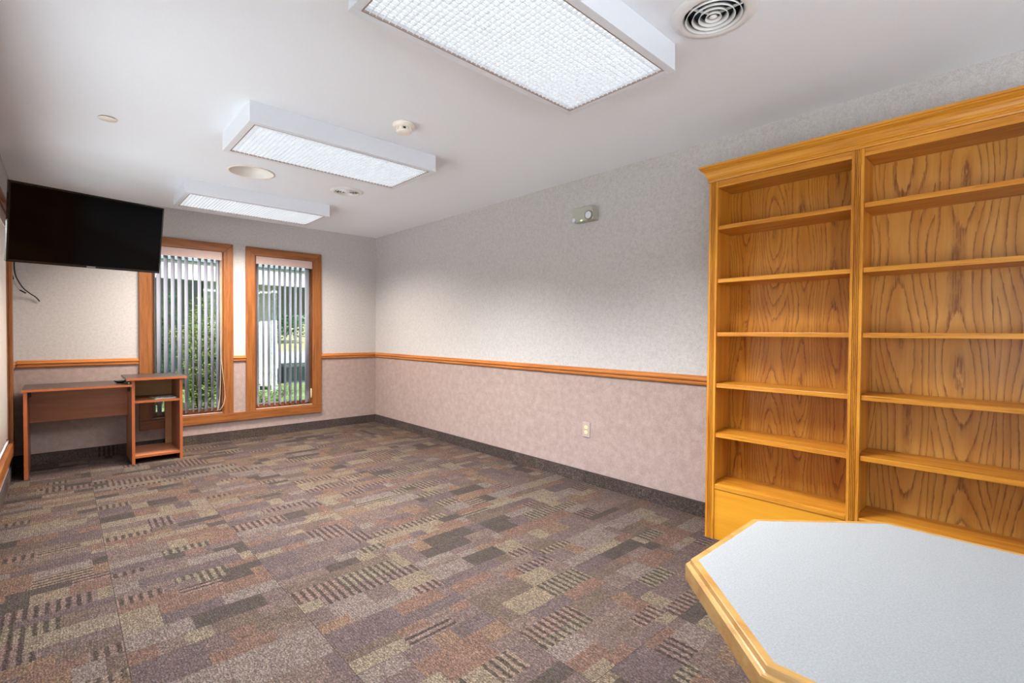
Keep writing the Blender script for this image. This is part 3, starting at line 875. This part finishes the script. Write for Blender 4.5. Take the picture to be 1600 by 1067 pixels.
def smooth_path(pts, n=6):
    P = [Vector(p) for p in pts]; out = []
    for i in range(len(P) - 1):
        p0, p1, p2, p3 = P[max(i - 1, 0)], P[i], P[i + 1], P[min(i + 2, len(P) - 1)]
        for k in range(n):
            s = k / n
            out.append(0.5 * ((2 * p1) + (p2 - p0) * s + (2 * p0 - 5 * p1 + 4 * p2 - p3) * s * s + (3 * p1 - p0 - 3 * p2 + p3) * s ** 3))
    out.append(P[-1]); return out
CB = CABLE_BLACK = [(-.275, 5.70, 1.84), (-.285, 5.75, 1.74), (-.282, 5.80, 1.66), (-.262, 5.86, 1.595), (-.235, 5.91, 1.545), (-.20, 5.955, 1.51), (-.165, 5.975, 1.48), (-.142, 5.985, 1.445)]
m = MB().tube(smooth_path(CB), .005, 8)
o = m.build('hanging_cable', M_black); tag(o, 'thick black cable hanging behind the television to the wall', 'cable')
r = tag(root('adapter_cord', (-.285, 5.86, 1.6)), 'thin grey cord with two black connectors hanging below the television', 'cord')
def A(p): return (p[0] + .285, p[1] - 5.86, p[2] - 1.6)
MB().tube(smooth_path([A(p) for p in ((-.30, 5.80, 1.80), (-.302, 5.83, 1.70), (-.295, 5.86, 1.61), (-.275, 5.91, 1.555), (-.262, 5.93, 1.535))]), .0022, 6).build('wire', M_cablegrey, r)
MB().tube([A((-.305, 5.815, 1.665)), A((-.296, 5.825, 1.615))], .007, 8).build('connector', M_black, r)
MB().tube([A((-.262, 5.93, 1.535)), A((-.225, 5.945, 1.51))], .006, 8).build('connector', M_black, r)

# ------------------------------------------------------------------ outdoors
G = -0.15
def grass_mat():
    t = NT('lawn_grass'); co = t.coords()
    n1 = t.noise(co, 2.0, 4, 0.6); n2 = t.noise(co, 60, 3, 0.7)
    c = t.ramp(n1, [(0.35, lin((112, 130, 78))), (0.6, lin((158, 166, 112))), (0.75, lin((190, 184, 128)))])
    t.principled(t.mix(1.0, c, t.ramp(n2, [(0.3, 0.6), (0.7, 1.3)]), 'MULTIPLY'), 0.9, spec=0.1); return t.m
def noisy(name, stops, scale, rough=0.9):
    t = NT(name); t.principled(t.ramp(t.noise(t.coords(), scale, 4, 0.65), stops), rough, spec=0.2); return t.m
M_grass = grass_mat()
M_conc = noisy('pale_concrete', [(0.3, lin((206, 206, 205))), (0.7, lin((226, 226, 225)))], 3)
M_field = noisy('dry_meadow', [(0.3, lin((176, 168, 104))), (0.7, lin((214, 202, 150)))], 0.6)
M_bark = noisy('bark', [(0.3, lin((70, 58, 46))), (0.7, lin((110, 92, 74)))], 12)
M_siding = plain('white_siding', (208, 208, 204), 0.6, var=0.02)
M_cream = plain('cream_board', (206, 202, 188), 0.6, var=0.02)
M_gutter = plain('grey_gutter', (150, 158, 162), 0.5)
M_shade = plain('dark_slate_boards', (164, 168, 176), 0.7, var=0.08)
M_lowwall = plain('slate_grey_stone', (92, 104, 112), 0.7, var=0.12, scale=8)
M_cap = plain('pale_cap', (170, 178, 180), 0.7)
t = NT('pale_stone'); vo = t.n('ShaderNodeTexVoronoi', feature='DISTANCE_TO_EDGE'); t.set(vo.inputs['Vector'], t.coords()); vo.inputs['Scale'].default_value = 7
t.principled(t.ramp(vo.outputs['Distance'], [(0.02, lin((160, 158, 156))), (0.06, lin((210, 210, 210)))]), 0.8); M_stone = t.m
m = MB(); m.quad((-30, YF + .13, G), (40, YF + .13, G), (40, 19, G), (-30, 19, G)); struct(m.build('lawn', M_grass), 'sunlit lawn outside the windows', 'lawn')
m = MB(); m.quad((-60, 19, G), (90, 19, G), (90, 34, G), (-60, 34, G)); struct(m.build('driveway', M_conc), 'pale concrete driveway beyond the lawn', 'driveway')
m = MB(); m.quad((-90, 34, G), (140, 34, G), (140, 110, G + 3), (-90, 110, G + 3)); struct(m.build('meadow', M_field), 'dry yellow meadow beyond the driveway', 'meadow')
m = MB(); m.quad((-40, -40, G - .01), (XL - .13, -40, G - .01), (XL - .13, YF + .13, G - .01), (-40, YF + .13, G - .01)); m.quad((XL - .13, -40, G - .01), (40, -40, G - .01), (40, YN - .13, G - .01), (XL - .13, YN - .13, G - .01)); struct(m.build('added_patio', M_conc), 'unseen pale concrete patio added to bounce sunlight in through the windows', 'patio')  # added out of view as a bright reflector, lighting the ceiling from below

pr_ = tag(root('porch', (3.0, 12, G)), 'white porch with lap siding pillar and dark recess across the lawn', 'porch')
def PB(m, x0, x1, y0, y1, z0, z1): m.box(x0 - 3.0, x1 - 3.0, y0 - 12, y1 - 12, z0 - G, z1 - G); return m
PB(MB(), -8, 9, 11.35, 11.50, 2.20, 2.56).build('beam', M_cream, pr_)
PB(MB(), -8, 9, 11.30, 11.52, 2.565, 2.62).build('gutter', M_gutter, pr_)
m = MB()
for k in range(12): PB(m, -8, 9, 11.55 + .012 * k * 0, 11.60, 2.63 + .11 * k, 2.73 + .11 * k)
m.build('gable_siding', M_siding, pr_)
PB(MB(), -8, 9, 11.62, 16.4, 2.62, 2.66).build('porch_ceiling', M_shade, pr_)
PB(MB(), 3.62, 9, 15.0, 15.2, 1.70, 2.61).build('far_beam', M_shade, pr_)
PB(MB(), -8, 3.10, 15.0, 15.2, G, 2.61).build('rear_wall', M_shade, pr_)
m = MB()
for k in range(17): PB(m, 2.2, 3.30, 12.0 - .012, 12.16, G + .15 + .145 * k, G + .15 + .145 * k + .135)
PB(m, 2.2, 3.30, 12.02, 12.15, G, 2.58); m.build('lap_siding', M_siding, pr_)
PB(MB(), 3.30, 3.53, 11.97, 12.17, G + .1, 2.58).build('corner_board', M_cream, pr_)
PB(MB(), 3.535, 3.66, 11.95, 12.17, G, 2.58).build('stone_facing', M_stone, pr_)
r = tag(root('garden_wall', (6.0, 13.4, G)), 'low slate grey wall with pale cap on the lawn', 'wall')
MB().box(-1.75, 3.5, -.2, .2, 0, .42).build('body', M_lowwall, r); MB().box(-1.80, 3.55, -.24, .24, .4205, .50).build('cap', M_cap, r)

def leafmat(name, a, b):
    t = NT(name)
    c = t.ramp(t.noise(t.coords(), 5.0, 3, 0.7), [(0.35, lin(a)), (0.65, lin(b))])
    d = t.n('ShaderNodeBsdfDiffuse'); tr = t.n('ShaderNodeBsdfTranslucent'); mx = t.n('ShaderNodeMixShader'); mx.inputs[0].default_value = 0.4
    t.set(d.inputs[0], c); t.set(tr.inputs[0], c)
    t.t.links.new(d.outputs[0], mx.inputs[1]); t.t.links.new(tr.outputs[0], mx.inputs[2]); t.t.links.new(mx.outputs[0], t.out.inputs[0]); return t.m
def leaves(m, r, center, rad, n, size):
    for _ in range(n):
        while True:
            p = Vector((r.uniform(-1, 1), r.uniform(-1, 1), r.uniform(-1, 1)))
            if 0.3 < p.length < 1: break
        p = Vector((center[0] + p.x * rad[0], center[1] + p.y * rad[1], center[2] + p.z * rad[2]))
        u = Vector((r.uniform(-1, 1), r.uniform(-1, 1), r.uniform(-.6, .6))).normalized(); w = u.orthogonal().normalized()
        s = size * r.uniform(.6, 1.3)
        m.quad(p - u * s, p + w * s * .45, p + u * s, p - w * s * .45)
M_leaf1 = leafmat('shrub_leaf', (84, 112, 56), (176, 182, 104)); M_leaf2 = leafmat('deep_leaf', (58, 88, 68), (104, 136, 92))
def shrub(loc, stems, label, mat, seed):
    r = random.Random(seed)
    o = tag(root('shrub', (loc[0], loc[1], G)), label, 'shrub', None)
    m = MB(); lf = MB()
    for (dx, dy, h, lean, nl) in stems:
        top = Vector((dx + lean, dy, h)); m.tube([(dx * .4, dy * .4, 0), (dx * .8 + lean * .3, dy, h * .5), top], [.018, .012, .006], 6)
        for k in range(nl):
            s = r.uniform(.12, 1.0); p = Vector((dx * .4, dy * .4, 0)).lerp(top, s)
            leaves(lf, r, p, (.17, .17, .15), 12, .023)
    m.build('stems', M_bark, o); lf.build('foliage', mat, o)
rr = random.Random(5)
st = [(rr.uniform(-.30, .30), rr.uniform(-.35, .35), rr.uniform(1.15, 1.85), rr.uniform(-.2, .12), 46) for _ in range(15)]
shrub((1.72, 9.3), st, 'leafy yellow green shrub outside the window behind the desk', M_leaf1, 3)
st = [(rr.uniform(-.40, .35), rr.uniform(-.4, .4), rr.uniform(1.6, 2.3), rr.uniform(-.15, .05), 52) for _ in range(16)]
shrub((1.16, 10.65), st, 'taller dark green shrub left of the yellow green one', M_leaf2, 4)
st = [(rr.uniform(-.5, .5), rr.uniform(-.25, .25), rr.uniform(.18, .38), rr.uniform(-.1, .1), 16) for _ in range(10)]
shrub((2.55, 9.2), st, 'low ground cover plant below the corner window', M_leaf1, 8)
def tree(loc, h, rad, label, mat, seed):
    r = random.Random(seed); o = tag(root('tree', loc), label, 'tree')
    MB().tube([(0, 0, 0), (.1, 0, h * .5), (0, .1, h * .85)], [.28, .2, .08], 10).build('trunk', M_bark, o)
    lf = MB()
    for _ in range(26): leaves(lf, r, (r.uniform(-rad, rad) * .7, r.uniform(-rad, rad) * .7, h * .55 + r.uniform(-.42, .45) * h), (rad * .42, rad * .42, h * .15), 150, .17)
    lf.build('crown', mat, o)
M_leaf3 = leafmat('autumn_leaf', (196, 110, 62), (226, 158, 110))
tree((13.0, 44, G + .4), 6.5, 3.2, 'green tree beyond the driveway', M_leaf2, 11)
tree((21.0, 50, G + .4), 6.0, 2.6, 'orange autumn tree beyond the driveway', M_leaf3, 12)
tree((31.0, 56, G + .6), 8.0, 4.5, 'tall pale green tree at the meadow edge', M_leaf1, 13)

# ------------------------------------------------------------------ daylight
w = bpy.data.worlds.new('sky'); scene.world = w; w.use_nodes = True
nt = w.node_tree; nt.nodes.clear()
sk = nt.nodes.new('ShaderNodeTexSky'); sk.sky_type = 'NISHITA'; sk.sun_disc = False; sk.sun_elevation = R(52); sk.sun_rotation = R(200); sk.air_density = 1.0; sk.dust_density = 1.5
bg = nt.nodes.new('ShaderNodeBackground'); bg.inputs[1].default_value = 0.22
ou = nt.nodes.new('ShaderNodeOutputWorld'); nt.links.new(sk.outputs[0], bg.inputs[0]); nt.links.new(bg.outputs[0], ou.inputs[0])
sd = bpy.data.lights.new('sun', 'SUN'); sd.energy = 9.2; sd.angle = R(0.6); sd.color = (.96, .98, 1)
so = bpy.data.objects.new('sun', sd); COL.objects.link(so); so.location = (5, -8, 14)
so.rotation_euler = Vector((-.06, .80, -1.0)).to_track_quat('-Z', 'Y').to_euler()

# ------------------------------------------------------------------ camera
F, YAW, PIT, ROL, EYE = 760.05, 0.746786, -0.0175052, 0.0069352, 1.19558
fw = Vector((math.sin(YAW) * math.cos(PIT), math.cos(YAW) * math.cos(PIT), math.sin(PIT)))
r0 = Vector((math.cos(YAW), -math.sin(YAW), 0)); u0 = r0.cross(fw)
rt = r0 * math.cos(ROL) + u0 * math.sin(ROL); up = -r0 * math.sin(ROL) + u0 * math.cos(ROL)
cd = bpy.data.cameras.new('camera'); cd.sensor_width = 36; cd.sensor_fit = 'HORIZONTAL'; cd.lens = F * 36 / 1600; cd.clip_start = 0.02; cd.clip_end = 400
cam = bpy.data.objects.new('camera', cd); COL.objects.link(cam)
cam.matrix_world = Matrix(((rt.x, up.x, -fw.x, 0), (rt.y, up.y, -fw.y, 0), (rt.z, up.z, -fw.z, EYE), (0, 0, 0, 1)))
scene.camera = cam

scene.view_settings.view_transform = 'Standard'; scene.view_settings.look = 'None'
scene.view_settings.gamma = 1.0; scene.view_settings.use_curve_mapping = False
scene.view_settings.exposure = 1.38
scene.cycles.max_bounces = 10; scene.cycles.diffuse_bounces = 6; scene.cycles.transparent_max_bounces = 12
